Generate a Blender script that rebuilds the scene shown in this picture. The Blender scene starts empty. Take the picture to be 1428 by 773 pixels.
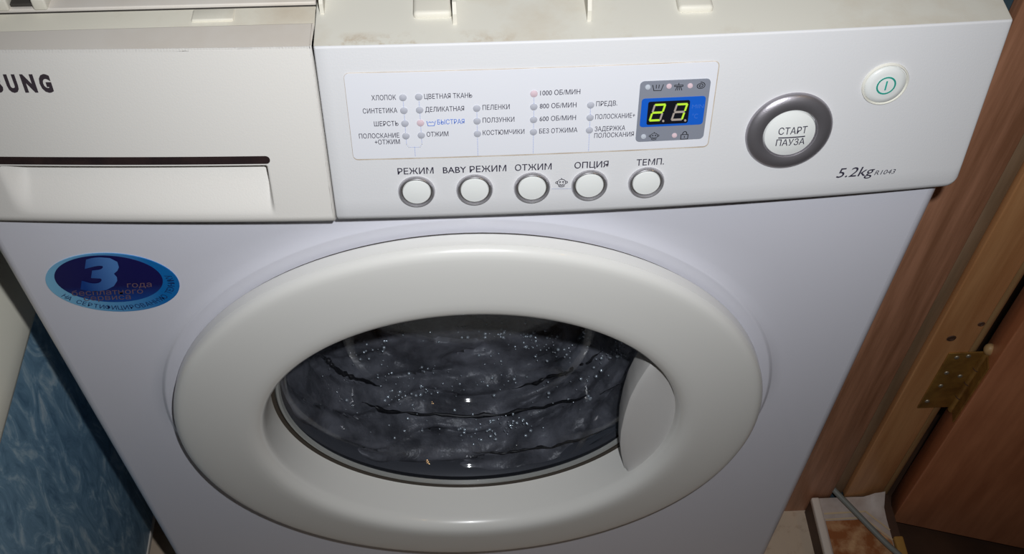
import bpy, bmesh, math, random
from mathutils import Vector, Matrix, noise
random.seed(7)
S = bpy.context.scene
COL = S.collection

# ------------------------------------------------------------------ camera
CAM = Vector((0.0007, -0.4431, 1.2032))
RIGHT = Vector((0.99862, -0.05160, 0.00806)); UP = Vector((0.03580, 0.78840, 0.61420)); FWD = Vector((0.03810, 0.61310, -0.78910))
FWD.normalize(); RIGHT = (RIGHT - FWD*RIGHT.dot(FWD)).normalized(); UP = RIGHT.cross(FWD)
cd = bpy.data.cameras.new('camera'); cd.sensor_fit = 'HORIZONTAL'; cd.sensor_width = 36.0
cd.lens = 1500.3/1428*36.0; cd.clip_start = 0.02
cam = bpy.data.objects.new('camera', cd); COL.objects.link(cam); S.camera = cam
M = Matrix((RIGHT, UP, -FWD)).transposed().to_4x4(); M.translation = CAM; cam.matrix_world = M

# ------------------------------------------------------------------ world and lights
w = bpy.data.worlds.new('dim_room'); S.world = w; w.use_nodes = True
w.node_tree.nodes['Background'].inputs[0].default_value = (0.9, 0.75, 0.60, 1)
w.node_tree.nodes['Background'].inputs[1].default_value = 0.011
# the camera's own flash, a few centimetres to the right of the lens
fd = bpy.data.lights.new('camera_flash', 'SPOT'); fd.spot_size = math.radians(86); fd.spot_blend = 1.0; fd.shadow_soft_size = 0.007
fd.energy = 18.3; fd.color = (0.96, 0.98, 1.0)
fl = bpy.data.objects.new('camera_flash', fd); COL.objects.link(fl)
FM = M.copy(); FM.translation = CAM + RIGHT*0.040 + UP*0.040
FM = FM @ Matrix.Rotation(math.radians(3.3), 4, 'X') @ Matrix.Rotation(math.radians(2.8), 4, 'Y'); fl.matrix_world = FM
# warm two-bulb lamp under the corridor ceiling, shining in through the doorway
for by in (-0.62, -0.46):
    bd = bpy.data.lights.new('ceiling_bulb', 'POINT'); bd.energy = 1.1; bd.color = (1.0, 0.62, 0.28); bd.shadow_soft_size = 0.03
    bl = bpy.data.objects.new('ceiling_bulb', bd); COL.objects.link(bl); bl.location = (0.90, by, 1.95)

vs = S.view_settings
S.display_settings.display_device = 'sRGB'
vs.view_transform = 'Standard'; vs.look = 'None'; vs.gamma = 1.0; vs.exposure = 0.0; vs.use_curve_mapping = False

# ------------------------------------------------------------------ helpers
def srgb(r, g, b):
    f = lambda c: (c/12.92 if c <= .04045 else ((c+.055)/1.055)**2.4)
    return (f(r/255), f(g/255), f(b/255), 1)

def mat(name, col, rough=.4, metal=0., spec=.5, coat=0., var=None, vscale=6., bump=0., bscale=200., emis=None, estr=0., stretch=None, detail=4., ramp=(.35, .65)):
    m = bpy.data.materials.new(name); m.use_nodes = True
    nt = m.node_tree; p = nt.nodes['Principled BSDF']
    p.inputs['Base Color'].default_value = col; p.inputs['Roughness'].default_value = rough
    p.inputs['Metallic'].default_value = metal; p.inputs['Specular IOR Level'].default_value = spec
    p.inputs['Coat Weight'].default_value = coat; p.inputs['Coat Roughness'].default_value = .06
    if emis: p.inputs['Emission Color'].default_value = emis; p.inputs['Emission Strength'].default_value = estr
    if var or bump:
        tc = nt.nodes.new('ShaderNodeTexCoord'); mp = nt.nodes.new('ShaderNodeMapping')
        nt.links.new(tc.outputs['Object'], mp.inputs[0])
        if stretch: mp.inputs['Scale'].default_value = stretch
    if var:
        n = nt.nodes.new('ShaderNodeTexNoise'); n.inputs['Scale'].default_value = vscale; n.inputs['Detail'].default_value = detail
        n.inputs['Roughness'].default_value = .6
        r = nt.nodes.new('ShaderNodeValToRGB'); r.color_ramp.elements[0].color = col; r.color_ramp.elements[1].color = var
        r.color_ramp.elements[0].position = ramp[0]; r.color_ramp.elements[1].position = ramp[1]
        nt.links.new(mp.outputs[0], n.inputs['Vector']); nt.links.new(n.outputs[0], r.inputs[0]); nt.links.new(r.outputs[0], p.inputs['Base Color'])
    if bump:
        n2 = nt.nodes.new('ShaderNodeTexNoise'); n2.inputs['Scale'].default_value = bscale; n2.inputs['Detail'].default_value = 3
        b = nt.nodes.new('ShaderNodeBump'); b.inputs['Strength'].default_value = bump; b.inputs['Distance'].default_value = .002
        nt.links.new(mp.outputs[0], n2.inputs['Vector']); nt.links.new(n2.outputs[0], b.inputs['Height']); nt.links.new(b.outputs[0], p.inputs['Normal'])
    return m

def empty(name, loc=(0, 0, 0), label=None, cat=None, group=None):
    o = bpy.data.objects.new(name, None); COL.objects.link(o); o.location = loc; o.empty_display_size = .05
    return tag(o, label, cat, group)
def tag(o, label=None, cat=None, group=None, kind=None):
    if label: o['label'] = label
    if cat: o['category'] = cat
    if group: o['group'] = group
    if kind: o['kind'] = kind
    return o
def mk(name, verts, faces, m, parent=None, smooth=True, label=None, angle=None):
    me = bpy.data.meshes.new(name); me.from_pydata([tuple(v) for v in verts], [], faces); me.update()
    bm = bmesh.new(); bm.from_mesh(me); bmesh.ops.recalc_face_normals(bm, faces=bm.faces); bm.to_mesh(me); bm.free()
    return link(name, me, m, parent, smooth, label, angle)
def link(name, me, m, parent=None, smooth=True, label=None, angle=None):
    for p in me.polygons: p.use_smooth = smooth
    if smooth: 
        try: me.set_sharp_from_angle(angle=math.radians(angle or 40))
        except Exception: pass
    o = bpy.data.objects.new(name, me); COL.objects.link(o); me.materials.append(m)
    if parent: o.parent = parent
    if label: o['label'] = label
    return o
def grid(rows, closed_u=False, closed_v=False):
    nv = len(rows[0]); V = [p for r in rows for p in r]; F = []
    nr = len(rows)
    for i in range(nr if closed_u else nr-1):
        for j in range(nv if closed_v else nv-1):
            a = i*nv+j; b = i*nv+(j+1) % nv; c = ((i+1) % nr)*nv+(j+1) % nv; d = ((i+1) % nr)*nv+j
            F.append((a, b, c, d))
    return V, F
class MB:
    def __init__(s): s.v = []; s.f = []
    def add(s, V, F):
        o = len(s.v); s.v += list(V); s.f += [tuple(i+o for i in f) for f in F]; return s
    def box(s, x0, x1, y0, y1, z0, z1, bev=0.):
        if bev <= 0:
            V = [(x, y, z) for x in (x0, x1) for y in (y0, y1) for z in (z0, z1)]
            return s.add(V, [(0, 1, 3, 2), (4, 6, 7, 5), (0, 4, 5, 1), (2, 3, 7, 6), (0, 2, 6, 4), (1, 5, 7, 3)])
        bm = bmesh.new(); bmesh.ops.create_cube(bm, size=1)
        for v in bm.verts: v.co = Vector(((x0+x1)/2+v.co.x*(x1-x0), (y0+y1)/2+v.co.y*(y1-y0), (z0+z1)/2+v.co.z*(z1-z0)))
        bmesh.ops.bevel(bm, geom=bm.edges[:], offset=bev, segments=3, affect='EDGES', profile=.5)
        bm.verts.index_update(); s.add([v.co.copy() for v in bm.verts], [[v.index for v in f.verts] for f in bm.faces]); bm.free(); return s
    def tube(s, pts, r, n=10, cap=True):
        pts = [Vector(p) for p in pts]; rows = []
        for i, p in enumerate(pts):
            t = (pts[min(i+1, len(pts)-1)]-pts[max(i-1, 0)]).normalized()
            a = t.cross(Vector((0, 0, 1)) if abs(t.z) < .9 else Vector((1, 0, 0))).normalized(); b = t.cross(a)
            rows.append([p+(a*math.cos(2*math.pi*k/n)+b*math.sin(2*math.pi*k/n))*r for k in range(n)])
        V, F = grid(rows, closed_v=True)
        if cap: F = F+[tuple(range(n)), tuple(range(len(V)-n, len(V)))]
        return s.add(V, F)
    def build(s, name, m, parent=None, smooth=True, label=None, angle=None): return mk(name, s.v, s.f, m, parent, smooth, label, angle)

# ------------------------------------------------------------------ materials
M_PANEL = mat('panel_plastic', srgb(216, 216, 218), .55, spec=.2, bump=.05, bscale=900)
M_DRAWER = mat('drawer_plastic', srgb(222, 219, 214), .5, spec=.25, bump=.05, bscale=900)
M_CAB = mat('cabinet_enamel', srgb(226, 226, 236), .32, spec=.5, coat=.2, bump=.03, bscale=500)
M_DOOR = mat('door_plastic', srgb(232, 231, 227), .28, spec=.5, coat=.25)
M_HANDLE = mat('handle_plastic', srgb(218, 216, 214), .38)
M_PLATE = mat('plate_white', srgb(220, 221, 227), .5, spec=.2)
M_GRIME = mat('grime_seam', srgb(178, 160, 138), .8, var=srgb(206, 196, 182), vscale=60.)
M_SEAM = mat('dark_seam', srgb(60, 56, 52), .8)
M_CHROME = mat('satin_chrome', srgb(196, 194, 198), .34, metal=.85)
M_SILVER = mat('brushed_silver', srgb(172, 168, 174), .40, metal=.85, bump=.05, bscale=1500)
M_CAP = mat('button_cap', srgb(228, 230, 228), .32)
M_CREAM = mat('button_ring_cream', srgb(226, 224, 214), .4)
M_INK = mat('print_ink', srgb(52, 48, 66), .6)
M_INKB = mat('print_blue', srgb(70, 116, 206), .6)
M_LAMP = mat('lamp_grey', srgb(178, 180, 190), .45)
M_LAMPR = mat('lamp_pink', srgb(210, 188, 196), .45)
M_LOGO = mat('logo_ink', srgb(62, 54, 60), .45)
M_TEAL = mat('teal_print', srgb(36, 168, 150), .5)
M_DISPG = mat('display_grey', srgb(132, 136, 148), .4)
M_DISPB = mat('display_blue', srgb(24, 92, 196), .35)
M_DISPK = mat('display_black', srgb(22, 22, 30), .3)
M_DISPT = mat('display_faint', srgb(60, 110, 200), .5)
M_SEGON = mat('segment_lit', srgb(150, 190, 40), .5, emis=(.55, .85, .05, 1), estr=.42)
M_SEGOFF = mat('segment_unlit', srgb(168, 156, 148), .5)
M_LEDW = mat('led_pale', srgb(190, 196, 206), .4)
M_LEDP = mat('led_pink', srgb(212, 190, 198), .4, emis=(1, .45, .5, 1), estr=.03)
M_ICON = mat('icon_black', srgb(34, 34, 40), .6)
M_SLOT = mat('slot_strip', srgb(58, 44, 42), .22, var=srgb(40, 32, 34), vscale=40.)

def dirty(name, base, dirt, amount=(.5, .72), scale=9., rough=.5, ydirt=None):
    m = mat(name, base, rough, var=dirt, vscale=scale, ramp=amount, detail=8.)
    return m
M_TOP = dirty('top_rim_dirty', srgb(224, 220, 206), srgb(196, 182, 162), (.46, .78), 14.)
M_TOPP = dirty('panel_top_dirty', srgb(222, 219, 208), srgb(200, 184, 160), (.50, .80), 11.)
M_DTOP = dirty('drawer_top_dirty', srgb(218, 212, 204), srgb(208, 199, 188), (.4, .7), 14.)
M_CLIP = mat('clip_plastic', srgb(214, 210, 198), .5, spec=.3)
# brown smudges of grime along the front of the ledge
nt = M_TOPP.node_tree; P_ = nt.nodes['Principled BSDF']; src = P_.inputs['Base Color'].links[0].from_socket
tc = nt.nodes.new('ShaderNodeTexCoord'); sx = nt.nodes.new('ShaderNodeSeparateXYZ'); n1 = nt.nodes.new('ShaderNodeTexNoise'); n1.inputs['Scale'].default_value = 55; n1.inputs['Detail'].default_value = 8; n1.inputs['Roughness'].default_value = .7
my = nt.nodes.new('ShaderNodeMapRange'); my.inputs['From Min'].default_value = .014; my.inputs['From Max'].default_value = .004
mxx = nt.nodes.new('ShaderNodeMapRange'); mxx.inputs['From Min'].default_value = .06; mxx.inputs['From Max'].default_value = -.03; mxx.inputs['To Min'].default_value = .25
th = nt.nodes.new('ShaderNodeMapRange'); th.inputs['From Min'].default_value = .50; th.inputs['From Max'].default_value = .72
m1 = nt.nodes.new('ShaderNodeMath'); m1.operation = 'MULTIPLY'; m2 = nt.nodes.new('ShaderNodeMath'); m2.operation = 'MULTIPLY'
mix = nt.nodes.new('ShaderNodeMixRGB'); mix.inputs[2].default_value = srgb(170, 138, 96)
nt.links.new(tc.outputs['Object'], sx.inputs[0]); nt.links.new(tc.outputs['Object'], n1.inputs['Vector']); nt.links.new(sx.outputs[1], my.inputs[0]); nt.links.new(sx.outputs[0], mxx.inputs[0]); nt.links.new(n1.outputs[0], th.inputs[0])
nt.links.new(my.outputs[0], m1.inputs[0]); nt.links.new(mxx.outputs[0], m1.inputs[1]); nt.links.new(m1.outputs[0], m2.inputs[0]); nt.links.new(th.outputs[0], m2.inputs[1])
nt.links.new(m2.outputs[0], mix.inputs[0]); nt.links.new(src, mix.inputs[1]); nt.links.new(mix.outputs[0], P_.inputs['Base Color'])

# glass: clear with Fresnel reflection
M_GLASS = bpy.data.materials.new('porthole_glass'); M_GLASS.use_nodes = True
nt = M_GLASS.node_tree; nt.nodes.clear()
o_ = nt.nodes.new('ShaderNodeOutputMaterial'); mx = nt.nodes.new('ShaderNodeMixShader'); tr = nt.nodes.new('ShaderNodeBsdfTransparent'); gl = nt.nodes.new('ShaderNodeBsdfGlossy'); lw = nt.nodes.new('ShaderNodeLayerWeight'); lw.inputs[0].default_value = .5
pw = nt.nodes.new('ShaderNodeMath'); pw.operation = 'POWER'; pw.inputs[1].default_value = 5.; fr = nt.nodes.new('ShaderNodeMath'); fr.operation = 'MULTIPLY_ADD'; fr.inputs[1].default_value = .96; fr.inputs[2].default_value = .035
nt.links.new(lw.outputs['Facing'], pw.inputs[0]); nt.links.new(pw.outputs[0], fr.inputs[0])
tr.inputs[0].default_value = (.92, .93, .95, 1); gl.inputs['Roughness'].default_value = .035
nt.links.new(fr.outputs[0], mx.inputs[0]); nt.links.new(tr.outputs[0], mx.inputs[1]); nt.links.new(gl.outputs[0], mx.inputs[2]); nt.links.new(mx.outputs[0], o_.inputs[0])
M_GASKET = mat('rubber_gasket', srgb(74, 76, 82), .5)
M_GLASSRIM = mat('glass_rim', srgb(150, 152, 150), .25, spec=.7)
M_RIMDARK = mat('rim_dark_gasket', srgb(62, 54, 46), .5)  # dark gasket ring between inner wall and glass
M_LAUNDRY = mat('soaked_laundry', srgb(68, 69, 74), .38, spec=.3, var=srgb(126, 127, 134), vscale=30., bump=.7, bscale=120., ramp=(.36, .78), detail=7.)
M_FOAM = mat('soap_bubble', srgb(206, 216, 226), .16, metal=.72)
M_STEEL = mat('drum_steel', srgb(110, 110, 114), .3, metal=1.)

# ------------------------------------------------------------------ setting
def marble(name):
    m = bpy.data.materials.new(name); m.use_nodes = True; nt = m.node_tree; p = nt.nodes['Principled BSDF']
    tc = nt.nodes.new('ShaderNodeTexCoord'); mp = nt.nodes.new('ShaderNodeMapping'); mp.inputs['Scale'].default_value = (1, 1.5, .7)
    n = nt.nodes.new('ShaderNodeTexNoise'); n.inputs['Scale'].default_value = 22; n.inputs['Detail'].default_value = 7; n.inputs['Distortion'].default_value = 2.2; n.inputs['Roughness'].default_value = .62
    r = nt.nodes.new('ShaderNodeValToRGB'); e = r.color_ramp.elements
    e[0].position = .30; e[0].color = srgb(98, 134, 162); e[1].position = .78; e[1].color = srgb(228, 238, 244)
    k = r.color_ramp.elements.new(.52); k.color = srgb(136, 174, 200); k = r.color_ramp.elements.new(.62); k.color = srgb(178, 206, 222)
    nt.links.new(tc.outputs['Object'], mp.inputs[0]); nt.links.new(mp.outputs[0], n.inputs['Vector']); nt.links.new(n.outputs[0], r.inputs[0]); nt.links.new(r.outputs[0], p.inputs['Base Color'])
    p.inputs['Roughness'].default_value = .4
    return m
M_BLUE = marble('blue_marbled_plastic')
M_BATH = mat('bath_enamel', srgb(250, 246, 230), .35, coat=.3)
M_FLOOR = mat('beige_vinyl', srgb(206, 186, 164), .55, var=srgb(180, 156, 132), vscale=60., ramp=(.55, .7))
M_FLOORD = mat('dark_corridor_floor', srgb(74, 50, 36), .5, var=srgb(54, 36, 26), vscale=14.)
M_WTILE = mat('blue_wall_paint', srgb(96, 120, 132), .5, var=srgb(80, 104, 118), vscale=8.)
M_WOODD = mat('brown_varnished_wood', srgb(196, 142, 112), .42, var=srgb(158, 110, 82), vscale=16., stretch=(6, 6, .35), bump=.25, bscale=30., detail=6.)
M_WOODL = mat('light_pine_wood', srgb(224, 168, 116), .40, var=srgb(196, 138, 90), vscale=12., stretch=(5, 5, .3), bump=.2, bscale=26., detail=6.)
M_WOODG = mat('greyish_groove_wood', srgb(168, 138, 110), .6, var=srgb(138, 112, 86), vscale=14., stretch=(5, 5, .4))  # greyer wood colour for the groove strip
M_WOODE = mat('worn_pale_edge', srgb(190, 158, 112), .5, var=srgb(164, 128, 84), vscale=14., stretch=(5, 5, .4))
M_DOORW = mat('dark_red_brown_door', srgb(214, 142, 102), .38, var=srgb(182, 114, 78), vscale=10., stretch=(5, 5, .5), detail=6.)
M_BRASS = mat('aged_brass', srgb(170, 130, 66), .42, metal=.45, var=srgb(134, 96, 48), vscale=60.)
M_SCREW = mat('screw_steel', srgb(170, 164, 150), .55, metal=.8)
M_LINO = mat('pale_lino', srgb(196, 184, 178), .5, var=srgb(178, 164, 156), vscale=50.)
M_LINOB = mat('brown_marbled_lino', srgb(150, 90, 50), .45, var=srgb(206, 164, 122), vscale=55., ramp=(.42, .68), detail=8.)
M_LINOL = mat('lino_line', srgb(206, 184, 150), .5)
M_SILL = mat('sill_dark_face', srgb(86, 60, 46), .6, var=srgb(70, 48, 36), vscale=30.)
M_SILLW = mat('sill_white_strip', srgb(226, 216, 206), .45)
M_SILLG = mat('sill_gold_strip', srgb(176, 136, 72), .45)
M_CABLE = mat('grey_cable', srgb(128, 132, 128), .5)
M_WHITEW = mat('plaster_white', srgb(206, 200, 190), .7, var=srgb(196, 188, 178), vscale=5.)

def struct(name, mb, m, parent=None, label=None, smooth=False):
    o = mb.build(name, m, parent, smooth=smooth)
    if not parent: o['kind'] = 'structure'
    if label: o['label'] = label
    return o
struct('floor', MB().box(-1.2, .40, -1.6, .47, -.04, 0), M_FLOOR, label='beige speckled vinyl bathroom floor')
struct('floor', MB().box(.40, 1.5, -1.6, .47, -.044, -.004), M_FLOORD, label='dark brown corridor floor beyond the threshold')
struct('wall_back', MB().box(-1.2, .372, .47, .53, 0, 2.4), M_WTILE)
struct('wall_left', MB().box(-1.26, -1.2, -1.6, .53, 0, 2.4), M_WTILE)
struct('wall_right', MB().box(.372, .495, .128, .53, 0, 2.4), M_WTILE)

# door frame in the right wall: planks facing the doorway
fr_ = bpy.data.objects.new('trim_1', None); COL.objects.link(fr_); fr_['kind'] = 'structure'; fr_['label'] = 'varnished wooden door frame beside the washing machine'; fr_.location = (0, 0, 0)
MB().box(.370, .4190, .116, .128, .0, 2.05, .0015).build('frame_plank', M_WOODD, fr_, label='dark brown varnished frame plank')
MB().box(.4195, .4345, .121, .128, .034, 2.05, .001).build('frame_groove', M_WOODG, fr_, label='greyish groove strip')
MB().box(.4350, .4795, .115, .128, .034, 2.05, .0015).build('frame_plank', M_WOODL, fr_, label='light pine frame plank')
# rounded pale edge of the jamb
rows = []
for z in (0.034, 2.05):
    rows.append([(.4800, .128, z)]+[(.4800+.0130*math.sin(a), .115+.0130*(1-math.cos(a)), z) for a in [math.pi/2*k/8 for k in range(9)]]+[(.493, .128, z)])
V, F = grid(rows); n = len(rows[0]); F += [tuple(range(n)), tuple(range(n, 2*n))]
mk('frame_edge', V, F, M_WOODE, fr_, label='pale worn rounded frame edge')
# knots / filled screw holes above the hinge
for x, z, s in ((.4535, .366, 1.), (.4745, .388, .75)):
    V = [(x, .1146, z)]; ring = [(x+.0042*s*math.cos(t), .1146, z+.0042*s*math.sin(t)) for t in [k*math.pi/8 for k in range(16)]]
    rows = [[(x+r*s*math.cos(t), y, z+r*s*math.sin(t)) for t in [k*math.pi/8 for k in range(16)]] for r, y in ((.0046, .1148), (.0040, .1142), (.0026, .1142), (.0020, .1147), (.0002, .1147))]
    V, F = grid(rows, closed_v=True); mk('screw_plug', V, F, M_SILL, fr_)

# open door leaf hinged on the frame
ang = math.radians(-16); dx_, dy_ = math.cos(ang), math.sin(ang)
leaf = bpy.data.objects.new('door_1', None); COL.objects.link(leaf); leaf['kind'] = 'structure'; leaf['label'] = 'dark red-brown wooden door leaf standing open on the right'
leaf.location = (.4915, .091, 0); leaf.rotation_euler = (0, 0, ang)
MB().box(0, .62, 0, .036, .014, 2.03, .0015).build('leaf_board', M_DOORW, leaf)
# hinge: one plate on the frame, one on the door edge, knuckle with a ball tip
hp = MB().box(.4592, .4935, .1134, .1152, .2395, .3415, .0006).build('hinge_plate', M_BRASS, fr_, label='aged brass hinge plate')
for x, z in ((.4690, .3345), (.4800, .3360), (.4680, .3070), (.4700, .2830), (.4655, .2535), (.4840, .3000)):
    rows = [[(x+r*math.cos(t), y, z+r*math.sin(t)) for t in [k*math.pi/6 for k in range(12)]] for r, y in ((.0026, .1135), (.0022, .1126), (.0012, .1122), (.0002, .1121))]
    V, F = grid(rows, closed_v=True); mk('screw', V, F, M_SCREW, hp)
MB().box(-.0016, .0002, .004, .030, .2395, .3415, .0004).build('hinge_plate', M_BRASS, leaf, label='aged brass hinge plate on the door edge')
kn = MB().tube([(.4965, .1125, .2360), (.4965, .1125, .3440)], .0042, 14)
kn.build('hinge_knuckle', M_BRASS, fr_)
for z0 in (.262, .288, .314):
    MB().tube([(.4965, .1125, z0), (.4965, .1125, z0+.0012)], .0046, 14).build('knuckle_ring', M_SILL, fr_)
rows = [[(.4965+.0058*math.sin(p)*math.cos(t), .1125+.0058*math.sin(p)*math.sin(t), .3478-.0068*math.cos(p)) for t in [k*math.pi/7 for k in range(14)]] for p in [math.pi*(.02+.96*j/8) for j in range(9)]]
V, F = grid(rows, closed_v=True); mk('hinge_tip', V, F, M_WOODE, fr_)

# raised threshold
si = bpy.data.objects.new('trim_2', None); COL.objects.link(si); si['kind'] = 'structure'; si['label'] = 'raised doorway threshold with white edge strip and brown lino'
MB().box(.3950, .4880, -.80, .1145, 0, .036).build('threshold_body', M_SILL, si, smooth=False)
MB().box(.3935, .4030, -.80, .1135, .033, .0415, .002).build('edge_strip', M_SILLW, si, label='white rounded threshold edge strip')
MB().box(.4775, .4885, -.80, .060, .033, .0430, .002).build('edge_strip', M_SILLG, si, label='golden wood threshold edge strip')
# lino covering with a pale margin, curled up against the frame
rows = []
for i in range(23):
    y = -.80+.06*i if i < 14 else -.02+(.1135+.02)*(i-13)/9.
    row = []
    for j in range(15):
        x = .4035+(.4770-.4035)*j/14
        t = max(0, (x-.440)/.037)*max(0, (y-.088)/.0255)
        row.append((x, min(y, .1135)-.004*t, .0375+.022*t*t+.003*t*math.sin(x*300)))
    rows.append(row)
V, F = grid(rows); mk('lino_sheet', V, F, M_LINO, si, label='pale lino margin curled against the frame')
def flatpoly(name, pts, z, m, parent):
    n = len(pts); V = [(x, y, z) for x, y in pts]+[(x, y, z-.0006) for x, y in pts]
    F = [tuple(range(n)), tuple(range(n, 2*n))]+[(i, (i+1) % n, (i+1) % n+n, i+n) for i in range(n)]
    return mk(name, V, F, m, parent, smooth=False)
flatpoly('lino_motif', [(.4045, .084), (.437, .084), (.449, .0845), (.476, .056), (.476, -.06), (.449, -.09), (.4045, -.09)], .0384, M_LINOB, si)
def lstrip(pts, wd, z):
    mb = MB()
    for (x0, y0), (x1, y1) in zip(pts, pts[1:]):
        d = Vector((x1-x0, y1-y0)); n_ = Vector((-d.y, d.x)).normalized()*wd/2
        mb.add([(x0+n_.x, y0+n_.y, z), (x0-n_.x, y0-n_.y, z), (x1-n_.x, y1-n_.y, z), (x1+n_.x, y1+n_.y, z)], [(0, 1, 2, 3)])
    return mb
lstrip([(.4045, .0855), (.4495, .0862), (.4765, .0570)], .0018, .0391).build('lino_line', M_LINOL, si, smooth=False)
lstrip([(.4045, .0930), (.4540, .0936), (.4765, .0690)], .0022, .0391).build('lino_line', M_LINOL, si, smooth=False)

# ------------------------------------------------------------------ washing machine
ZT, ZB, HX = .832, .7166, .297
A0, AB, B0, BB = -.0086, .0068, .0107, .0116
XD, ZD = -.0024, .4595
def ypan(x, z):
    t = (ZT-z)/(ZT-ZB); s = 1-(x/HX)**2
    return -((1-t)*(A0+AB*s)+t*(B0+BB*s))
def frame(x, z):
    e = 1e-4
    ex = Vector((1, (ypan(x+e, z)-ypan(x-e, z))/(2*e), 0)).normalized()
    ez = Vector((0, (ypan(x, z+e)-ypan(x, z-e))/(2*e), 1)).normalized()
    n = ex.cross(ez).normalized()       # points to -y (out of the panel)
    if n.y > 0: n = -n
    ez = n.cross(ex) if n.cross(ex).z > 0 else ex.cross(n)
    return Vector((x, ypan(x, z), z)), ex, ez, n
wm = empty('washing_machine', (0, 0, 0), 'white front-loading washing machine with control panel, lid removed', 'washing machine')

# --- cabinet: stamped front sheet around the door opening, rounded corners, sides, top frame
X0, X1, Z0, Z1 = -.289, .289, .0, .7225
def hrel(r):
    if r < .2335: return .0030
    if r > .2375: return .0
    t = (.2375-r)/.004; return .0030*t*t*(3-2*t)
angs = sorted(set([k*2*math.pi/160 for k in range(160)]+[math.atan2(z-ZD, x-XD) % (2*math.pi) for x in (X0, X1) for z in (Z0, Z1)]))
rows = []
radii = [.172, .20, .222, .2310, .2335, .2342, .2349, .2356, .2363, .2370, .2376, .246]
for a in angs:
    ca, sa = math.cos(a), math.sin(a)
    tx = ((X1-XD)/ca if ca > 1e-9 else ((X0-XD)/ca if ca < -1e-9 else 1e9)); tz = ((Z1-ZD)/sa if sa > 1e-9 else ((Z0-ZD)/sa if sa < -1e-9 else 1e9))
    b = min(tx, tz); row = [(XD+.172*ca, .03, ZD+.172*sa)]
    for r in radii: row.append((XD+r*ca, -hrel(math.hypot(r*ca, r*sa-.0035)), ZD+r*sa))
    for k in range(1, 6):
        r = .246+(b-.246)*k/5; row.append((XD+r*ca, 0., ZD+r*sa))
    rows.append(row)
cab = MB(); V, F = grid(rows, closed_u=True); cab.add(V, F)
for sgn in (-1, 1):
    prof = [(sgn*(.289+.008*math.sin(t)), .008-.008*math.cos(t)) for t in [math.pi/2*k/8 for k in range(9)]]+[(sgn*.297, .405)]
    V, F = grid([[(x, y, z) for x, y in prof] for z in (0, .4, .7225)]); cab.add(V, F)
    cab.add([(sgn*.2968, .03, .7225), (sgn*.2968, .405, .7225), (sgn*.2968, .405, .80), (sgn*.2968, .03, .80)], [(0, 1, 2, 3)])
cab.add([(-.297, .405, 0), (.297, .405, 0), (.297, .405, .80), (-.297, .405, .80)], [(0, 1, 2, 3)])
cab.box(-.297, .297, .01, .405, .0, .004)
cab.build('cabinet', M_CAB, wm, angle=50)

# --- lofted fascia pieces
def loft(xs, top_y, top_z, zcorner, rl=None, face_n=10, disp=None, drop=None):
    rows = []
    rb, rt = .0080, .0012
    for x, inset in xs:
        zb = ZB-.001+zcorner(x); row = []
        row.append((x, .012, zb+.002))
        yf = ypan(x, zb+rb)+inset
        row.append((x, min(.004, yf+rb+.004), zb))
        for k in range(7):
            t = math.pi/2*k/6; row.append((x, yf+rb-rb*math.sin(t), zb+rb-rb*math.cos(t)))
        z0, z1 = zb+rb, ZT-rt
        for k in range(1, face_n):
            z = z0+(z1-z0)*k/face_n; row.append((x, ypan(x, z)+inset+(disp(x, z) if disp else 0), z))
        yt = ypan(x, z1)+inset
        for k in range(5):
            t = math.pi/2*k/4; row.append((x, yt+rt-rt*math.cos(t), z1+rt*math.sin(t)-inset*.5))
        rows.append((row, yt+rt))
    return [r for r, _ in rows], [(r[-1]) for r, _ in rows]
# control panel (right)
xe, xs0 = .2985, -.0775
def xsamp(a, b, n): return [(a, .0012), (a+.0004, .0004), (a+.001, 0)]+[(a+.001+(b-a-.002)*k/n, 0) for k in range(1, n)]+[(b-.001, 0), (b-.0004, .0004), (b, .0012)]
def zc(x):
    r = .006; d = x-(xe-r)
    return r-math.sqrt(max(0, r*r-d*d)) if d > 0 else 0
xs = xsamp(xs0, xe-.006, 60)[:-2]+[(xe-.006+.006*math.sin(math.pi/2*k/8), 0.0012*(k/8)**4) for k in range(1, 9)]
R_, T_ = loft(xs, None, None, zc)
V, F = grid(R_); n = len(R_[0]); F += [tuple(range(n)), tuple(range(len(V)-n, len(V)))]
panel = mk('control_panel', V, F, M_PANEL, wm, angle=35)
# its top ledge
rows = [[t, (t[0], .030, ZT+.0002), (t[0], .048, ZT+.001), (t[0], .075, ZT+.003), (t[0], .075, ZT-.02)] for t in T_]
V, F = grid(rows); mk('top_ledge', V, F, M_TOPP, panel, angle=30, label='cream dusty ledge on top of the panel')
# end cap on the right side
rows = [[(xe-.001, y, z) for y in (ypan(xe, z)+.004, .04, .075)] for z in (ZB+.006, .77, ZT-.001)]
V, F = grid(rows); mk('side_cap', V, F, M_PANEL, panel, smooth=False)

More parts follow.
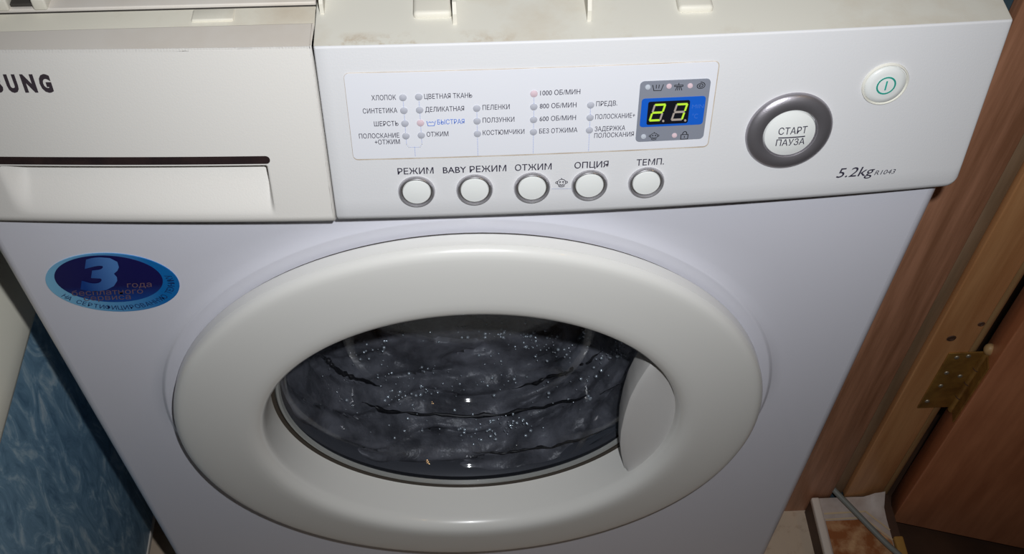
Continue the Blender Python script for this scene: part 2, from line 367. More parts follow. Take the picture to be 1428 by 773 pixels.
# detergent drawer front with its grip scoop
dx0, dx1 = -.2985, -.0785
def sst(a, b, v):
    t = max(0., min(1., (v-a)/(b-a))); return t*t*(3-2*t)
def scoop(x, z):
    if not .722 < z < .7600: return 0.
    lx = sst(-.2650, -.2530, x); rx = 1-sst(-.1150, -.1122, x)
    up = (z-.7250)/(.7585-.7250); d = .0125*sst(0, 1, max(0., min(1., up))**.75)
    if z > .7583: d *= max(0, 1-(z-.7583)/.0010)
    return d*lx*rx
xs = [(dx0, .0012), (dx0+.0005, .0003), (dx0+.001, 0)]
x = dx0+.001
while x < dx1-.0022:
    x += .0006 if (-.117 < x < -.110) else .0016
    xs.append((x, 0))
xs += [(dx1-.001, 0), (dx1-.0004, .0004), (dx1, .0012)]
def loft_drawer():
    rows = []; rb, rt = .0080, .0012; tops = []
    for x, inset in xs:
        zb = ZB-.0022; yf = ypan(x, zb+rb)+inset
        row = [(x, .012, zb+.002), (x, min(.004, yf+rb+.004), zb)]
        for k in range(7):
            t = math.pi/2*k/6; row.append((x, yf+rb-rb*math.sin(t), zb+rb-rb*math.cos(t)))
        z = zb+rb; z1 = ZT-rt
        while z < z1-.002:
            z += .0005 if .7565 < z < .7605 else (.0012 if z < .766 else .006)
            row.append((x, ypan(x, z)+inset+scoop(x, z), z))
        yt = ypan(x, z1)+inset
        for k in range(5):
            t = math.pi/2*k/4; row.append((x, yt+rt-rt*math.cos(t), z1+rt*math.sin(t)-inset*.5))
        rows.append(row); tops.append(row[-1])
    return rows, tops
R_, T_ = loft_drawer()
V, F = grid(R_); n = len(R_[0]); F += [tuple(range(n)), tuple(range(len(V)-n, len(V)))]
drawer = mk('detergent_drawer', V, F, M_DRAWER, wm, angle=35, label='drawer front with long finger scoop')
rows = [[t, (t[0], .0212, ZT+.0003), (t[0], .0220, ZT-.0002), (t[0], .0222, ZT-.012)] for t in T_]
V, F = grid(rows); mk('drawer_top', V, F, M_DTOP, drawer, angle=30)

# top frame behind the drawer and under the missing lid
tf = MB()
prof = [(.0235, .820), (.0245, .8285), (.034, .8298), (.0386, .8300), (.0388, .822)]
V, F = grid([[(x, y, z) for y, z in prof] for x in (-.297, -.0785)]); tf.add(V, F)
tf.build('top_frame', M_TOP, wm, label='cream top rim behind the drawer')
tb = MB()
tb.box(-.297, -.0785, .0402, .075, .818, .8318, .0008)
tb.box(-.297, .297, .0755, .405, .79, .8300, .002)
tb.build('lid_support', M_DTOP, wm)
MB().box(-.297, -.0785, .0387, .0403, .822, .8299).build('lid_seam', M_SEAM, wm, smooth=False)
# locating fins, tabs and clips for the lid
for x in (-.0742, -.0030, .0690):
    fb = MB(); y0 = .0290 if x < -.05 else .0174
    pts = [(y0, ZT-.001), (y0+.0005, ZT+.0065), (y0+.004, ZT+.012), (.075, ZT+.016), (.075, ZT-.001)]
    V = [(x-.0011, y, z) for y, z in pts]+[(x+.0011, y, z) for y, z in pts]; k = len(pts)
    fb.add(V, [tuple(range(k)), tuple(range(k, 2*k))]+[(i, (i+1) % k, (i+1) % k+k, i+k) for i in range(k)])
    fb.build('lid_fin', M_CLIP, wm, smooth=False)
for x0, x1, y0 in ((-.0252, -.0046, .0232), (.1180, .1371, .0222)):
    MB().box(x0, x1, y0, .074, ZT-.002, ZT+.0040, .0022).build('lid_tab', M_CLIP, wm)
MB().box(-.1446, -.1222, .0290, .0382, .826, .8306, .0008).build('lid_tab', M_TOP, wm)
for x0, x1 in ((-.2560, -.2425), (-.2298, -.2222)):
    MB().box(x0, x1, .0385+.001, .060, .831, .8385, .0012).build('lid_clip', M_CLIP, wm)
MB().box(-.2420, -.2302, .0415, .060, .8325, .8345, .0004).build('clip_slot', M_SEAM, wm)
# --- things printed or mounted on the panel
def plate(name, x0, x1, z0, z1, r, off, m, parent, th=.0006, label=None, n=None, shear=0.):
    cols = []; n = n or max(4, int((x1-x0)/.008))
    xs = [x0+r*(1-math.cos(math.pi/2*k/5)) for k in range(6)]+[x0+r+(x1-x0-2*r)*k/n for k in range(1, n)]+[x1-r*(1-math.sin(math.pi/2*k/5)) for k in range(6)]
    front, back = [], []
    for x in xs:
        d = (x0+r-x) if x < x0+r else (x-(x1-r) if x > x1-r else 0); c = r-math.sqrt(max(0, r*r-d*d))
        zz = [z0+c+(z1-z0-2*c)*j/6 for j in range(7)]
        rowf = [(x+shear*(z-z0), ypan(x, z)-off, z) for z in zz]
        cols.append([(x+shear*(zz[0]-z0), ypan(x, zz[0])-off+th, zz[0])]+rowf+[(x+shear*(zz[-1]-z0), ypan(x, zz[-1])-off+th, zz[-1])])
    V, F = grid(cols); return mk(name, V, F, m, parent, angle=30, label=label)
def lathe_on(name, x, z, prof, m, parent, n=40, label=None, off=0.):
    P, ex, ez, nn = frame(x, z)
    rows = [[P+ex*(r*math.cos(t))+ez*(r*math.sin(t))+nn*(h+off) for t in [2*math.pi*k/n for k in range(n)]] for r, h in prof]
    V, F = grid(rows, closed_v=True)
    if prof[-1][0] < .001: F.append(tuple(range(len(V)-n, len(V))))
    return mk(name, V, F, m, parent, angle=45, label=label)
CAPH = None
def text_mesh(body, bold=0., shear=0.):
    cu = bpy.data.curves.new('t', 'FONT'); cu.body = body; cu.size = 1.; cu.offset = bold; cu.shear = shear; cu.resolution_u = 3; cu.fill_mode = 'FRONT'
    ob = bpy.data.objects.new('t', cu); COL.objects.link(ob)
    dg = bpy.context.evaluated_depsgraph_get(); me = bpy.data.meshes.new_from_object(ob.evaluated_get(dg))
    bpy.data.objects.remove(ob); bpy.data.curves.remove(cu); return me
def text(body, x0, x1, z0, cap, m, parent, bold=0., shear=0., off=.0009, surf=None, name='lettering'):
    global CAPH
    if CAPH is None:
        h = text_mesh('H'); CAPH = max(v.co.y for v in h.vertices); bpy.data.meshes.remove(h)
    me = text_mesh(body, bold, shear); a = min(v.co.x for v in me.vertices); b = max(v.co.x for v in me.vertices)
    for v in me.vertices:
        x = x0+(v.co.x-a)/(b-a)*(x1-x0); z = z0+v.co.y/CAPH*cap+(0 if surf else off*.7)
        v.co = (x, (surf(x, z) if surf else ypan(x, z))-off, z)
    me.update()
    return link(name, me, m, parent, smooth=False)
def stroke(polys, wd, m, parent, off=.0013, name='pictogram'):
    mb = MB()
    for pts in polys:
        for (xa, za), (xb, zb) in zip(pts, pts[1:]):
            d = Vector((xb-xa, zb-za)); L = d.length
            if L < 1e-7: continue
            d /= L; n_ = Vector((-d.y, d.x))*wd/2; d = d*wd*.35
            q = [(xa-d.x+n_.x, za-d.y+n_.y), (xa-d.x-n_.x, za-d.y-n_.y), (xb+d.x-n_.x, zb+d.y-n_.y), (xb+d.x+n_.x, zb+d.y+n_.y)]
            mb.add([(x, ypan(x, z)-off, z) for x, z in q], [(0, 1, 2, 3)])
    return mb.build(name, m, parent, smooth=False)
def arc(cx, cz, r, a0, a1, n=14, rz=None): return [(cx+r*math.cos(math.radians(a0+(a1-a0)*k/n)), cz+(rz or r)*math.sin(math.radians(a0+(a1-a0)*k/n))) for k in range(n+1)]

plate('plate_seam', -.06345, .1395, .7621, .8168, .003, .00025, M_GRIME, panel)
insert = plate('indicator_plate', -.0632, .1389, .7631, .8166, .0025, .0006, M_PLATE, panel, label='glossy white indicator plate')
lamps = [(-.0327, z, 0) for z in (.8015, .7935, .7854, .7774)]+[(-.0241, z, int(z == .7855)) for z in (.8017, .7936, .7855, .7776)]
lamps += [(.0072, z, 0) for z in (.7936, .7856, .7775)]+[(.0386, z, int(z == .8015)) for z in (.8015, .7934, .7853, .7775)]+[(.0701, z, 0) for z in (.7932, .7853, .7772)]
for x, z, red in lamps:
    lathe_on('indicator_lamp', x, z, [(.0021, .0005), (.0020, .0010), (.0015, .0012), (.0001, .0013)], M_LAMPR if red else M_LAMP, panel, 16, label='faint pink indicator lamp' if red else None)
TX = [('ХЛОПОК', -.0497, -.0364, .8000), ('СИНТЕТИКА', -.0551, -.0363, .7920), ('ШЕРСТЬ', -.0497, -.0363, .7838), ('ПОЛОСКАНИЕ', -.0587, -.0363, .7762), ('+ОТЖИМ', -.0503, -.0363, .7721),
      ('ЦВЕТНАЯ ТКАНЬ', -.0211, .0049, .8000), ('ДЕЛИКАТНАЯ', -.0211, .0003, .7920), ('ОТЖИМ', -.0211, -.0090, .7763),
      ('ПЕЛЕНКИ', .0104, .0253, .7922), ('ПОЛЗУНКИ', .0103, .0279, .7842), ('КОСТЮМЧИКИ', .0102, .0335, .7762),
      ('1000 ОБ/МИН', .0420, .0640, .8000), ('800 ОБ/МИН', .0419, .0622, .7919), ('600 ОБ/МИН', .0419, .0622, .7839), ('БЕЗ ОТЖИМА', .0418, .0633, .7760),
      ('ПРЕДВ.', .0731, .0848, .7920), ('ПОЛОСКАНИЕ+', .0730, .0953, .7838), ('ЗАДЕРЖКА', .0731, .0903, .7760), ('ПОЛОСКАНИЯ', .0730, .0955, .7717)]
for b, x0, x1, z in TX: text(b, x0, x1, z, .0029, M_INK, panel, bold=.003)
text('БЫСТРАЯ', -.0148, .0002, .7839, .0029, M_INKB, panel, bold=.003)
stroke([[(-.0206, .7868), (-.0200, .7838), (-.0166, .7838), (-.0158, .7868)], [(-.0198, .7858), (-.0190, .7864), (-.0183, .7858), (-.0175, .7864), (-.0168, .7858)]], .00035, M_INKB, panel, .0009)
# dotted guide lines
def dots(segs, nm='dotted_line'):
    mb = MB()
    for (xa, za), (xb, zb) in segs:
        L = math.hypot(xb-xa, zb-za); k = max(1, int(L/.0008))
        for i in range(k+1):
            x = xa+(xb-xa)*i/k; z = za+(zb-za)*i/k; s_ = .00017
            mb.add([(x+a*s_, ypan(x, z)-.0008, z+b*s_) for a, b in ((-1, -1), (1, -1), (1, 1), (-1, 1))], [(0, 1, 2, 3)])
    mb.build(nm, M_INKB, panel, smooth=False)
dots([((-.0327, .799), (-.0327, .772)), ((-.0327, .772), (-.0315, .7702)), ((-.0315, .7702), (-.0253, .7702)), ((-.0253, .7702), (-.0241, .772)), ((-.0241, .772), (-.0241, .799)), ((-.0283, .7702), (-.0283, .7645))])
dots([((.0072, .791), (.0071, .7638))]); dots([((.0386, .799), (.0386, .7640))]); dots([((.0701, .791), (.0702, .7640))])
dots([((.0500, .7388), (.0608, .7384))])

# display
disp = plate('display_window', .0967, .1357, .7686, .8068, .0025, .0011, M_DISPG, panel, label='grey display window with blue field')
E_ = disp
plate('blue_field', .0983, .1341, .7784, .7964, .0018, .0014, M_DISPB, E_)
plate('digit_window', .1020, .1254, .7800, .7945, .0012, .0017, M_DISPK, E_)
def digit(xc0, zb, wd, ht, on):
    sh = .215; t = .00100; g = .00022
    def q(x, z): return (xc0+x+sh*z, zb+z)
    hz = ht/2
    H = lambda z: [q(g+t*.3, z-t/2), q(wd-g-t*.3, z-t/2), q(wd-g-t*.3, z+t/2), q(g+t*.3, z+t/2)]
    Vv = lambda x, z0, z1: [q(x-t/2, z0+g+t*.4), q(x+t/2, z0+g+t*.4), q(x+t/2, z1-g-t*.4), q(x-t/2, z1-g-t*.4)]
    segs = {'a': H(ht-t/2), 'g': H(hz), 'd': H(t/2), 'f': Vv(t/2, hz, ht), 'e': Vv(t/2, 0, hz), 'b': Vv(wd-t/2, hz, ht), 'c': Vv(wd-t/2, 0, hz)}
    for k, pts in segs.items():
        V = [(x, ypan(x, z)-.0021, z) for x, z in pts]+[(x, ypan(x, z)-.0017, z) for x, z in pts]
        mk('digit_segment', V, [(0, 1, 2, 3)]+[(i, (i+1) % 4, (i+1) % 4+4, i+4) for i in range(4)], M_SEGON if k in on else M_SEGOFF, E_, smooth=False)
digit(.1030, .7824, .0068, .0108, 'abged'); digit(.1154, .7822, .0068, .0107, 'abc')
for x, z in ((.1113, .7818), (.1238, .7815)): lathe_on('decimal_point', x, z, [(.0007, .0017), (.0006, .0021), (.0001, .0022)], M_SEGOFF, E_, 12)
for x, z, p in ((.1010, .8032, 0), (.1127, .8032, 1), (.1244, .8029, 1), (.1011, .7718, 0), (.1188, .7716, 1)):
    lathe_on('display_lamp', x, z, [(.0016, .0010), (.0014, .0015), (.0001, .0017)], M_LEDP if p else M_LEDW, E_, 16)
stroke([[(.1036, .8046), (.1045, .8012), (.1085, .8011), (.1095, .8047)], [(.1056, .8046), (.1057, .8026)], [(.1072, .8046), (.1071, .8026)]], .00042, M_ICON, E_)
stroke([[(.1158, .8040), (.1204, .8039), (.1204, .8031), (.1158, .8032), (.1158, .8040)], [(.1180, .8052), (.1180, .8040)], [(.1172, .8030), (.1165, .8008)], [(.1178, .8030), (.1176, .8009)], [(.1186, .8030), (.1187, .8009)], [(.1192, .8030), (.1200, .8008)]], .00042, M_ICON, E_)
stroke([[(.1302+(.0004+.0023*t)*math.cos(t*4.2*math.pi+1), .8030+(.0003+.0019*t)*math.sin(t*4.2*math.pi+1)) for t in [k/44 for k in range(45)]]], .00042, M_ICON, E_)
def baby(cx, cz, s, m, par, off):
    P_ = [arc(cx, cz, .0021*s, 0, 360, 20, .0020*s), arc(cx-.0024*s, cz+.0001*s, .0006*s, 60, 300, 8), arc(cx+.0024*s, cz+.0001*s, .0006*s, -120, 120, 8),
          arc(cx-.0008*s, cz+.0004*s, .0003*s, 0, 360, 6), arc(cx+.0008*s, cz+.0004*s, .0003*s, 0, 360, 6), arc(cx, cz-.0004*s, .0010*s, 200, 340, 8), [(cx-.0002*s, cz+.0026*s), (cx+.0003*s, cz+.0019*s)],
          arc(cx, cz-.0019*s, .0015*s, 190, 350, 8, .0008*s)]
    stroke(P_, .00034*s, m, par, off)
baby(.1071, .7722, .95, M_ICON, E_, .0013)
stroke([[(.1226, .7692), (.1266, .7692), (.1266, .7722), (.1226, .7722), (.1226, .7692)], arc(.1246, .7724, .0012, 180, 0, 10, .0018), [(.1246, .7702), (.1246, .7711)]], .00045, M_ICON, E_)
text('MIN', .1268, .1334, .7880, .0024, M_DISPT, E_, off=.0016); text('°C', .1275, .1307, .7815, .0030, M_DISPT, E_, off=.0016)

# push buttons with chrome bezels
for x, lab, a, b in ((-.0290, 'РЕЖИМ', -.0390, -.0185), (.0047, 'BABY РЕЖИМ', -.0131, .0232), (.0382, 'ОТЖИМ', .0282, .0493), (.0719, 'ОПЦИЯ', .0625, .0822), (.1054, 'ТЕМП.', .0985, .1146)):
    z = .7398
    bt = lathe_on('push_button', x, z, [(.0083, -.0005), (.0083, .0008), (.0079, .0014), (.0060, .0017), (.0030, .0019), (.0001, .0020)], M_CAP, wm)
    lathe_on('bezel', x, z, [(.0108, -.0004), (.0107, .0006), (.0103, .0018), (.0098, .0023), (.0094, .0022), (.0090, .0010), (.0088, -.0004)], M_CHROME, bt, label='chrome bezel')
    lathe_on('button_gap', x, z, [(.0094, .00035), (.0001, .00036)], M_SEAM, bt, 24)
    text(lab, a, b, .7518, .0040, M_INK, panel, bold=.006)
baby(.0554, .7428, 1.15, M_INK, panel, .0006)
# start button
bt = lathe_on('start_button', .1853, .7697, [(.0152, -.0005), (.0152, .0018), (.0146, .0030), (.0110, .0040), (.0050, .0046), (.0001, .0047)], M_CAP, wm, 56)
lathe_on('bezel', .1853, .7700, [(.0252, -.0004), (.0252, .0010), (.0246, .0022), (.0236, .0030), (.0215, .0040), (.0180, .0042), (.0160, .0036), (.0155, .0025), (.0153, -.0005)], M_SILVER, bt, 64, label='wide brushed silver ring')
sb = lambda x, z: ypan(x, z)-.0047+.0014*(((x-.1853)**2+(z-.7697)**2)/.0001)*.35
text('СТАРТ', .1778, .1944, .7718, .0042, M_INK, bt, bold=.004, off=.0006, surf=sb); text('ПАУЗА', .1776, .1944, .7642, .0042, M_INK, bt, bold=.004, off=.0006, surf=sb)
mb = MB(); q = [(.1783+.0156*k/8, z) for k in range(9) for z in (.7693, .77005)]
V = [(x, sb(x, z)-.0006, z) for x, z in q]; mb.add(V, [(2*k, 2*k+2, 2*k+3, 2*k+1) for k in range(8)]).build('lettering', M_INK, bt, smooth=False)
# power button
bt = lathe_on('power_button', .2355, .7968, [(.0117, -.0005), (.0117, .0006), (.0110, .0015), (.0080, .0020), (.0001, .0022)], M_CAP, wm, 48)
lathe_on('bezel', .2355, .7970, [(.0134, -.0004), (.0133, .0006), (.0129, .0013), (.0124, .0014), (.0120, .0006), (.0119, -.0004)], M_CREAM, bt, 48, label='cream bezel')
stroke([arc(.2353, .7978, .0051, 0, 360, 32), [(.2353, .7952), (.2353, .8004)]], .0009, M_TEAL, bt, .0026)
text('5.2kg', .2202, .2434, .7344, .0066, M_INK, panel, bold=.004, shear=.22, off=.0004); text('R1043',   .2437, .2565, .7343, .0032, M_INK, panel, bold=.0, shear=.22, off=.0004)
# maker's name on the drawer
for ch, xa, xb in zip('SAMSUNG', (-.2785, -.2700, -.2612, -.2508, -.2424, -.2338, -.2247), (-.2724, -.2634, -.2533, -.2447, -.2364, -.2269, -.2184)):
    text(ch, xa, xb, .8080, .0094, M_LOGO, drawer, bold=.062, off=.0004)
# glossy dark strip over the scoop
plate('slot_strip', -.2660, -.1103, .7607, .7658, .0024, .0002, M_SLOT, drawer, th=.0008, label='glossy dark brown slot strip', n=24)

# --- service sticker on the cabinet
def ell(cx, cz, a, b, y, m, par, nm, n=64, th=.0003):
    V = [(cx+a*math.cos(2*math.pi*k/n), y, cz+b*math.sin(2*math.pi*k/n)) for k in range(n)]; V2 = [(x, y+th, z) for x, _, z in V]
    return mk(nm, V+V2, [tuple(range(n))]+[(k, (k+1) % n, (k+1) % n+n, k+n) for k in range(n)], m, par, smooth=False)
def gradmat(name, c0, c1, axis, a, b, rough=.4):
    m = mat(name, c0, rough); nt = m.node_tree; p = nt.nodes['Principled BSDF']
    tc = nt.nodes.new('ShaderNodeTexCoord'); sx = nt.nodes.new('ShaderNodeSeparateXYZ'); mr = nt.nodes.new('ShaderNodeMapRange'); r = nt.nodes.new('ShaderNodeValToRGB')
    mr.inputs['From Min'].default_value = a; mr.inputs['From Max'].default_value = b
    r.color_ramp.elements[0].color = c0; r.color_ramp.elements[1].color = c1
    nt.links.new(tc.outputs['Object'], sx.inputs[0]); nt.links.new(sx.outputs[axis], mr.inputs[0]); nt.links.new(mr.outputs[0], r.inputs[0]); nt.links.new(r.outputs[0], p.inputs['Base Color']); return m
M_ST1 = gradmat('sticker_band', srgb(130, 192, 226), srgb(14, 108, 180), 0, -.275, -.205)
M_ST2 = gradmat('sticker_field', srgb(20, 78, 160), srgb(22, 20, 84), 2, .618, .640)
M_ST3 = gradmat('sticker_numeral', srgb(14, 62, 140), srgb(84, 134, 200), 0, -.252, -.228)
M_STT = mat('sticker_bronze_text', srgb(112, 88, 96), .5)
M_STK = mat('sticker_navy_text', srgb(14, 40, 96), .5)
stk = ell(-.2337, .6420, .0425, .0312, -.0006, M_ST1, wm, 'service_sticker', th=.0006); stk['label'] = 'blue oval service sticker with large numeral'
ell(-.2350, .6467, .0342, .0246, -.0009, M_ST2, stk, 'sticker_field')
flat = lambda x, z: 0.
text('3', -.2560, -.2245, .6375, .0300, M_ST3, stk, bold=.05, shear=.35, off=.0012, surf=flat)
text('года', -.2255, -.2090, .6378, .0055, M_STT, stk, bold=.0, shear=.2, off=.0012, surf=flat)
text('бесплатного', -.2630, -.2165, .6310, .0056, M_STT, stk, bold=.0, shear=.2, off=.0012, surf=flat)
text('сервиса', -.2570, -.2260, .6252, .0056, M_STT, stk, bold=.0, shear=.2, off=.0012, surf=flat)
BT = 'НА СЕРТИФИЦИРОВАННУЮ ТЕХНИКУ'
lm = {}
for i, ch in enumerate(BT):
    if ch == ' ': continue
    t = math.radians(208+(368-208)*i/(len(BT)-1)); a, b = .0383, .0279
    px, pz = -.2343+a*math.cos(t), .6440+b*math.sin(t); tx, tz = -a*math.sin(t), b*math.cos(t); L = math.hypot(tx, tz); tx, tz = tx/L, tz/L
    me = text_mesh(ch, .0); mx_ = (min(v.co.x for v in me.vertices)+max(v.co.x for v in me.vertices))/2
    for v in me.vertices:
        u, w_ = (v.co.x-mx_)*.0052, (v.co.y-.36)*.0062
        v.co = (px+u*tx-w_*tz, -.0011, pz+u*tz+w_*tx)
    me.update(); link('lettering', me, M_STK, stk, smooth=False)

# --- porthole door
def lathe(prof, n=128, a0=0, a1=2*math.pi, cx=XD, cz=ZD):
    full = abs(a1-a0-2*math.pi) < 1e-6
    A = [a0+(a1-a0)*k/(n if full else n-1) for k in range(n)]
    return grid([[(cx+r*math.cos(t), y, cz+r*math.sin(t)) for r, y in prof] for t in A], closed_u=full)
def arcp(cr, cy, r, a0, a1, n=8): return [(cr+r*math.cos(math.radians(a0+(a1-a0)*k/n)), cy-r*math.sin(math.radians(a0+(a1-a0)*k/n))) for k in range(n+1)]
# (radius, y): outer wall, shoulder, gently dished face, rounded inner lip, inner wall
prof = [(.2200, .000), (.2240, -.0072), (.2265, -.0080), (.2272, -.0090)]
rim = [(.2272, -.0152), (.2270, -.0166), (.2262, -.0184), (.2247, -.0200), (.2225, -.0211), (.2195, -.0218), (.2150, -.0225), (.2080, -.0234), (.2000, -.0242), (.1900, -.0251), (.1800, -.0259), (.1740, -.0261), (.1695, -.0256), (.1655, -.0243), (.1625, -.0216), (.1606, -.0178), (.1599, -.013), (.1592, .000), (.1585, .0180)]
V, F = lathe(rim, 160)
door = mk('porthole_door', V, F, M_DOOR, wm, angle=60, label='thick white porthole door ring')
V, F = lathe([(.2060, -.0052), (.2262, -.0056), (.2270, -.0062), (.2272, -.0072), (.2272, -.0149), (.2266, -.0152)], 160)
mk('door_back_ring', V, F, M_DOOR, door, angle=60)
V, F = lathe([(.2269, -.0146), (.2269, -.0158)], 160); mk('door_seam', V, F, M_GRIME, door)
V, F = lathe([(.2215, .0005), (.2245, -.0005), (.2245, -.0060)], 128); mk('door_gap', V, F, M_SEAM, door)
# rim of the glass
V, F = lathe([(.1590, .0140), (.1560, .0150), (.1555, .0185), (.1580, .0200)], 128); mk('glass_seat', V, F, M_RIMDARK, door)
V, F = lathe([(.1560, .0170), (.1545, .0150), (.1525, .0150), (.1515, .0180)], 128); mk('glass_edge', V, F, M_GLASSRIM, door)
bowl = [(.1530, .0175), (.1500, .0180), (.1460, .0210), (.1420, .0300), (.1370, .0450), (.1320, .0620), (.1270, .0780), (.1190, .0930), (.1060, .1040), (.0880, .1110), (.0640, .1160), (.0350, .1190), (.0006, .1200)]
V, F = lathe(bowl, 128); V2, F2 = lathe([(r+.0035 if r > .09 else r, y+.004) for r, y in bowl], 128)
mb = MB(); mb.add(V, F); mb.add(V2, F2); mb.build('door_glass', M_GLASS, door, angle=60, label='deep clear glass bowl of the door')
# door handle: crescent plate over the right side of the opening
fe = [(.1352, .5395), (.1300, .5240), (.1250, .5040), (.1213, .4830), (.1195, .4580), (.1190, .4300), (.1202, .4100), (.1229, .3920), (.1272, .3700), (.1330, .3475)]
def on_circle(z, r): return XD+math.sqrt(max(0, r*r-(z-ZD)**2))
hb = MB(); rows = []
N = 40
def fedge(t):
    k = t*(len(fe)-1); i = min(int(k), len(fe)-2); f_ = k-i
    return (fe[i][0]*(1-f_)+fe[i+1][0]*f_, fe[i][1]*(1-f_)+fe[i+1][1]*f_)
for i in range(N+1):
    x, z = fedge(i/N); xr = on_circle(z, .1608)
    xr = max(xr, x+.0015); w_ = xr-x
    yl = -.0085
    row = [(x+.0015, .0176, z), (x-.0006, .004, z), (x-.0006, yl+.003, z), (x-.0002, yl+.0008, z), (x+.0010, yl, z)]
    for k in range(1, 9):
        u = k/8; row.append((x+.0010+(w_-.0010)*u, yl-.0035*math.sin(math.pi*u*.5)-.0020*u*u, z))
    rows.append(row)
V, F = grid(rows); n = len(rows[0]); F += [tuple(range(n)), tuple(range(len(V)-n, len(V)))]
mk('door_handle', V, F, M_HANDLE, door, angle=30, label='crescent grip plate')

# gasket and drum behind the glass
V, F = lathe([(.1740, .0200), (.1700, .0260), (.1640, .0250), (.1560, .0240), (.1540, .0300), (.1560, .0420), (.1620, .0520), (.1760, .0600), (.2000, .0640)], 96)
mk('door_gasket', V, F, M_GASKET, wm, angle=60)
V, F = lathe([(.1900, .0640), (.2300, .0680), (.2330, .0760), (.2330, .3500), (.2200, .3600), (.0010, .3620)], 96)
mk('drum', V, F, M_STEEL, wm, angle=60)

# black tubes standing in for shaded grooves between bellows folds behind the glass
def bowl_at(s):
    k = s*(len(bowl)-1); i = min(int(k), len(bowl)-2); f_ = k-i
    return bowl[i][0]*(1-f_)+bowl[i+1][0]*f_, bowl[i][1]*(1-f_)+bowl[i+1][1]*f_
M_FOLD = mat('painted_groove_shade', srgb(20, 20, 24), .45)  # groove shade put into the colour
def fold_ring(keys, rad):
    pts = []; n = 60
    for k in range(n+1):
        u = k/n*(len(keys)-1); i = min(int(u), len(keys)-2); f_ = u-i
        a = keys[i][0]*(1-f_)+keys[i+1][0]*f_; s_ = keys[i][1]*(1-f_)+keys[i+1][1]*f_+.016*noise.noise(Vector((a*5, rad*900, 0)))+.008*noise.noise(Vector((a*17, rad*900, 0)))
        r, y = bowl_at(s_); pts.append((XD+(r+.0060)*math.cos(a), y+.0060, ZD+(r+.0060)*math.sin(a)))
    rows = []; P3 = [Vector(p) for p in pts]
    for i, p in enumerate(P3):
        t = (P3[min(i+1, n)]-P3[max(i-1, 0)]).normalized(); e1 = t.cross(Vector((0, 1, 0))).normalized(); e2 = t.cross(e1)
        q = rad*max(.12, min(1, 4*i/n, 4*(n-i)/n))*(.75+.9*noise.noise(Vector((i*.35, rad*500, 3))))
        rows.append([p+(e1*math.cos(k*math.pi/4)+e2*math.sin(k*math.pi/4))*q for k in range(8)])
    V, F = grid(rows, closed_v=True); mk('fold_groove_shade', V, F, M_FOLD, wm)
fold_ring([(3.40, .500), (3.54, .502), (3.78, .522), (4.07, .532)], .0024)
fold_ring([(5.02, .560), (5.31, .562), (5.65, .542), (5.85, .53)], .0020)
fold_ring([(3.90, .430), (4.02, .437), (4.41, .457), (4.92, .458), (5.37, .434), (5.90, .353)], .0022)
fold_ring([(4.66, .283), (5.09, .269), (5.69, .198)], .0014)

# --- soaked laundry pressed against the glass bowl, and foam
def bowl_at(s):
    k = s*(len(bowl)-1); i = min(int(k), len(bowl)-2); f_ = k-i
    return bowl[i][0]*(1-f_)+bowl[i+1][0]*f_, bowl[i][1]*(1-f_)+bowl[i+1][1]*f_
rows = []; NA, NS = 150, 70
for i in range(NA):
    a = 2*math.pi*i/NA; row = []
    for j in range(NS+1):
        s = .16+.84*j/NS; r, y = bowl_at(s)
        p = Vector((r*math.cos(a), y, r*math.sin(a)))
        q_ = Vector((math.cos(a), .5, math.sin(a)))*2.0+Vector((0, s*4, 0))
        fold = abs(noise.noise(Vector((math.cos(a)*1.3+5, s*7.5+.9*noise.noise(p*14), math.sin(a)*1.3))))
        d = .0085+.010*(1-min(1, fold*3.2))**2+.007*noise.noise(p*30)+.003*noise.noise(p*80)
        d = max(.0062, d)
        row.append((XD+(r+d*(.8 if r > .05 else r*16*.8))*math.cos(a), y+d*.75, ZD+(r+d*(.8 if r > .05 else r*16*.8))*math.sin(a)))
    rows.append(row)
V, F = grid(rows, closed_u=True)
# thickness: second skin behind
V2 = [(XD+(x-XD)*1.06, y+.012, ZD+(z-ZD)*1.06) for x, y, z in V]
mb = MB(); mb.add(V, F); mb.add(V2, F)
lo = mb.build('wet_laundry', M_LAUNDRY, None, angle=80)
tag(lo, 'dark soaked laundry pressed against the inside of the door glass', 'laundry')
ico = bmesh.new(); bmesh.ops.create_icosphere(ico, subdivisions=2, radius=1.); ico.verts.index_update()
iv = [v.co.copy() for v in ico.verts]; iF = [[v.index for v in f.verts] for f in ico.faces]; ico.free()
mb = MB()
cl = [(4.55, .851, 3), (4.87, .818, 3), (5.19, .81, 8), (5.35, .752, 8), (5.5, .725, 7), (5.37, .665, 4), (3.54, .666, 3), (3.87, .694, 3), (4.29, .655, 5), (4.38, .578, 5), (4.22, .537, 8), (4.15, .501, 9), (3.97, .587, 5), (4.67, .605, 6), (5.04, .614, 5), (5.28, .513, 5), (5.68, .487, 7), (5.86, .492, 7), (6.07, .462, 6), (5.49, .421, 4), (4.92, .424, 8), (5.02, .407, 9), (4.86, .381, 7), (4.71, .404, 6), (4.61, .389, 5), (5.17, .36, 3), (4.2, .407, 3), (3.71, .399, 2), (5.84, .642, 6), (3.68, .601, 4), (4.89, .736, 4), (5.52, .628, 5)]
cl = [(a, s) for a, s, k in cl for _ in range(k)]
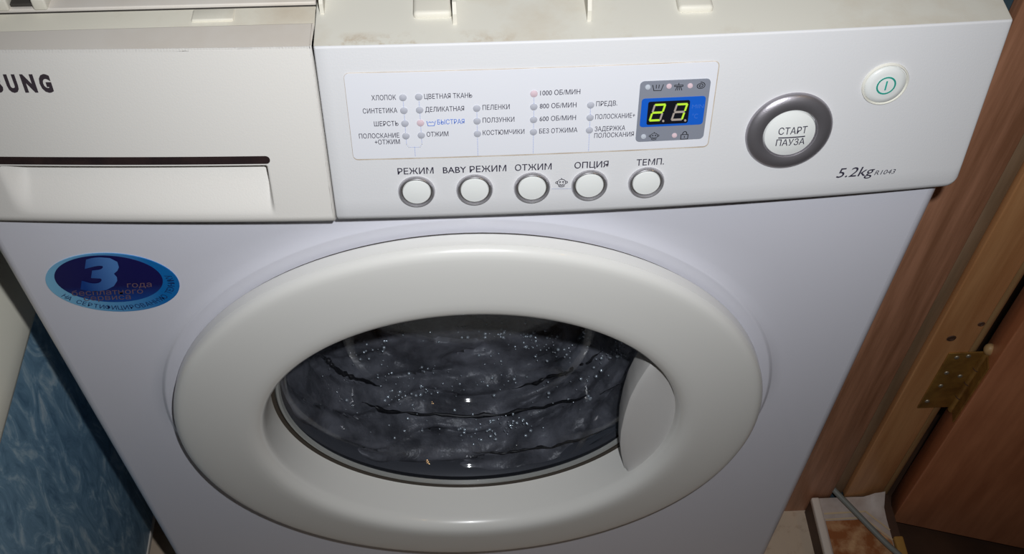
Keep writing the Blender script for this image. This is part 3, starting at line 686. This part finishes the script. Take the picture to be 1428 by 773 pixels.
for k in range(430):
    if random.random() < .88:
        a, s = random.choice(cl); a += random.gauss(0, .085); s += random.gauss(0, .026)
    else: a, s = random.uniform(math.pi*1.08, 1.95*math.pi), random.uniform(.3, .9)
    s = max(.22, min(.985, s)); r, y = bowl_at(s); R0 = random.choice((.0004, .0006, .0006, .0008, .0010, .0013, .0017))
    off = .0042+R0
    c_ = Vector((XD+(r+off*.6)*math.cos(a), y+off*.7, ZD+(r+off*.6)*math.sin(a)))
    mb.add([c_+v*R0 for v in iv], iF)
fo = mb.build('soap_foam', M_FOAM, None, angle=180); tag(fo, 'tiny soap bubbles glinting behind the door glass', 'foam', kind='stuff')

# ------------------------------------------------------------------ bath on the left
bath = empty('bathtub', (-.73, -.33, 0), 'cream enamelled bathtub rim at the left edge of the picture', 'bathtub')
def rrect(x0, x1, y0, y1, r, z, n=8):
    P_ = []
    for cx, cy, a in ((x1-r, y1-r, 0), (x0+r, y1-r, 90), (x0+r, y0+r, 180), (x1-r, y0+r, 270)):
        for k in range(n+1):
            t = math.radians(a+90*k/n); P_.append((cx+r*math.cos(t)+.73, cy+r*math.sin(t)+.33, z))
    return P_
loops = []
bx0, bx1, by0, by1 = -1.10, -.372, -1.10, .44
for ins, z, r in ((.010, .450, .03), (.003, .451, .03), (.0008, .4535, .032), (.0, .458, .032), (.0025, .470, .034), (.0085, .4835, .036), (.0175, .496, .04), (.029, .506, .045), (.042, .513, .05), (.056, .5165, .06), (.070, .5165, .07), (.080, .512, .08), (.088, .495, .09), (.10, .30, .10), (.13, .17, .13), (.20, .15, .15)):
    loops.append(rrect(bx0+ins, bx1-ins, by0+ins, by1-ins, r, z))
V, F = grid(loops, closed_v=True); n = len(loops[0]); F.append(tuple(range(len(V)-n, len(V))))
mk('tub_shell', V, F, M_BATH, bath, angle=50)
for x in (-.3, .3):
    for y in (-.5, .5): MB().tube([(x*.6, y, 0), (x*.6, y, .155)], .018, 14).build('leg', M_CHROME, bath)
bp = empty('bath_panel', (-.385, -.33, 0), 'blue marbled bath side panel standing under the cream rim', 'bath panel')
MB().box(-.008, .008, -.76, .75, .046, .4495, .001).build('panel_sheet', M_BLUE, bp)
MB().box(-.009, .0095, -.76, .75, .040, .0475, .001).build('bottom_trim', M_SILLW, bp, label='thin pale bottom edge trim')
for y in (-.6, 0, .6): MB().box(-.006, .006, y-.02, y+.02, 0, .041, .001).build('foot', M_WHITEW, bp)

# ------------------------------------------------------------------ cable
pts = []
ctrl = [(.330, .30, .006), (.372, .223, .006), (.386, .176, .012), (.398, .152, .0475), (.428, .106, .0480), (.462, .054, .0465), (.485, .018, .0480), (.512, -.03, .020), (.55, -.09, .002)]
for i in range(len(ctrl)-1):
    p0, p1, p2, p3 = [Vector(ctrl[max(0, min(len(ctrl)-1, i+k))]) for k in (-1, 0, 1, 2)]
    for k in range(8):
        t = k/8; pts.append(.5*((2*p1)+(p2-p0)*t+(2*p0-5*p1+4*p2-p3)*t*t+(3*p1-p0-3*p2+p3)*t**3))
cb = MB().tube(pts, .0034, 12).build('power_cable', M_CABLE, None); tag(cb, 'grey cable running from behind the machine over the threshold', 'cable')
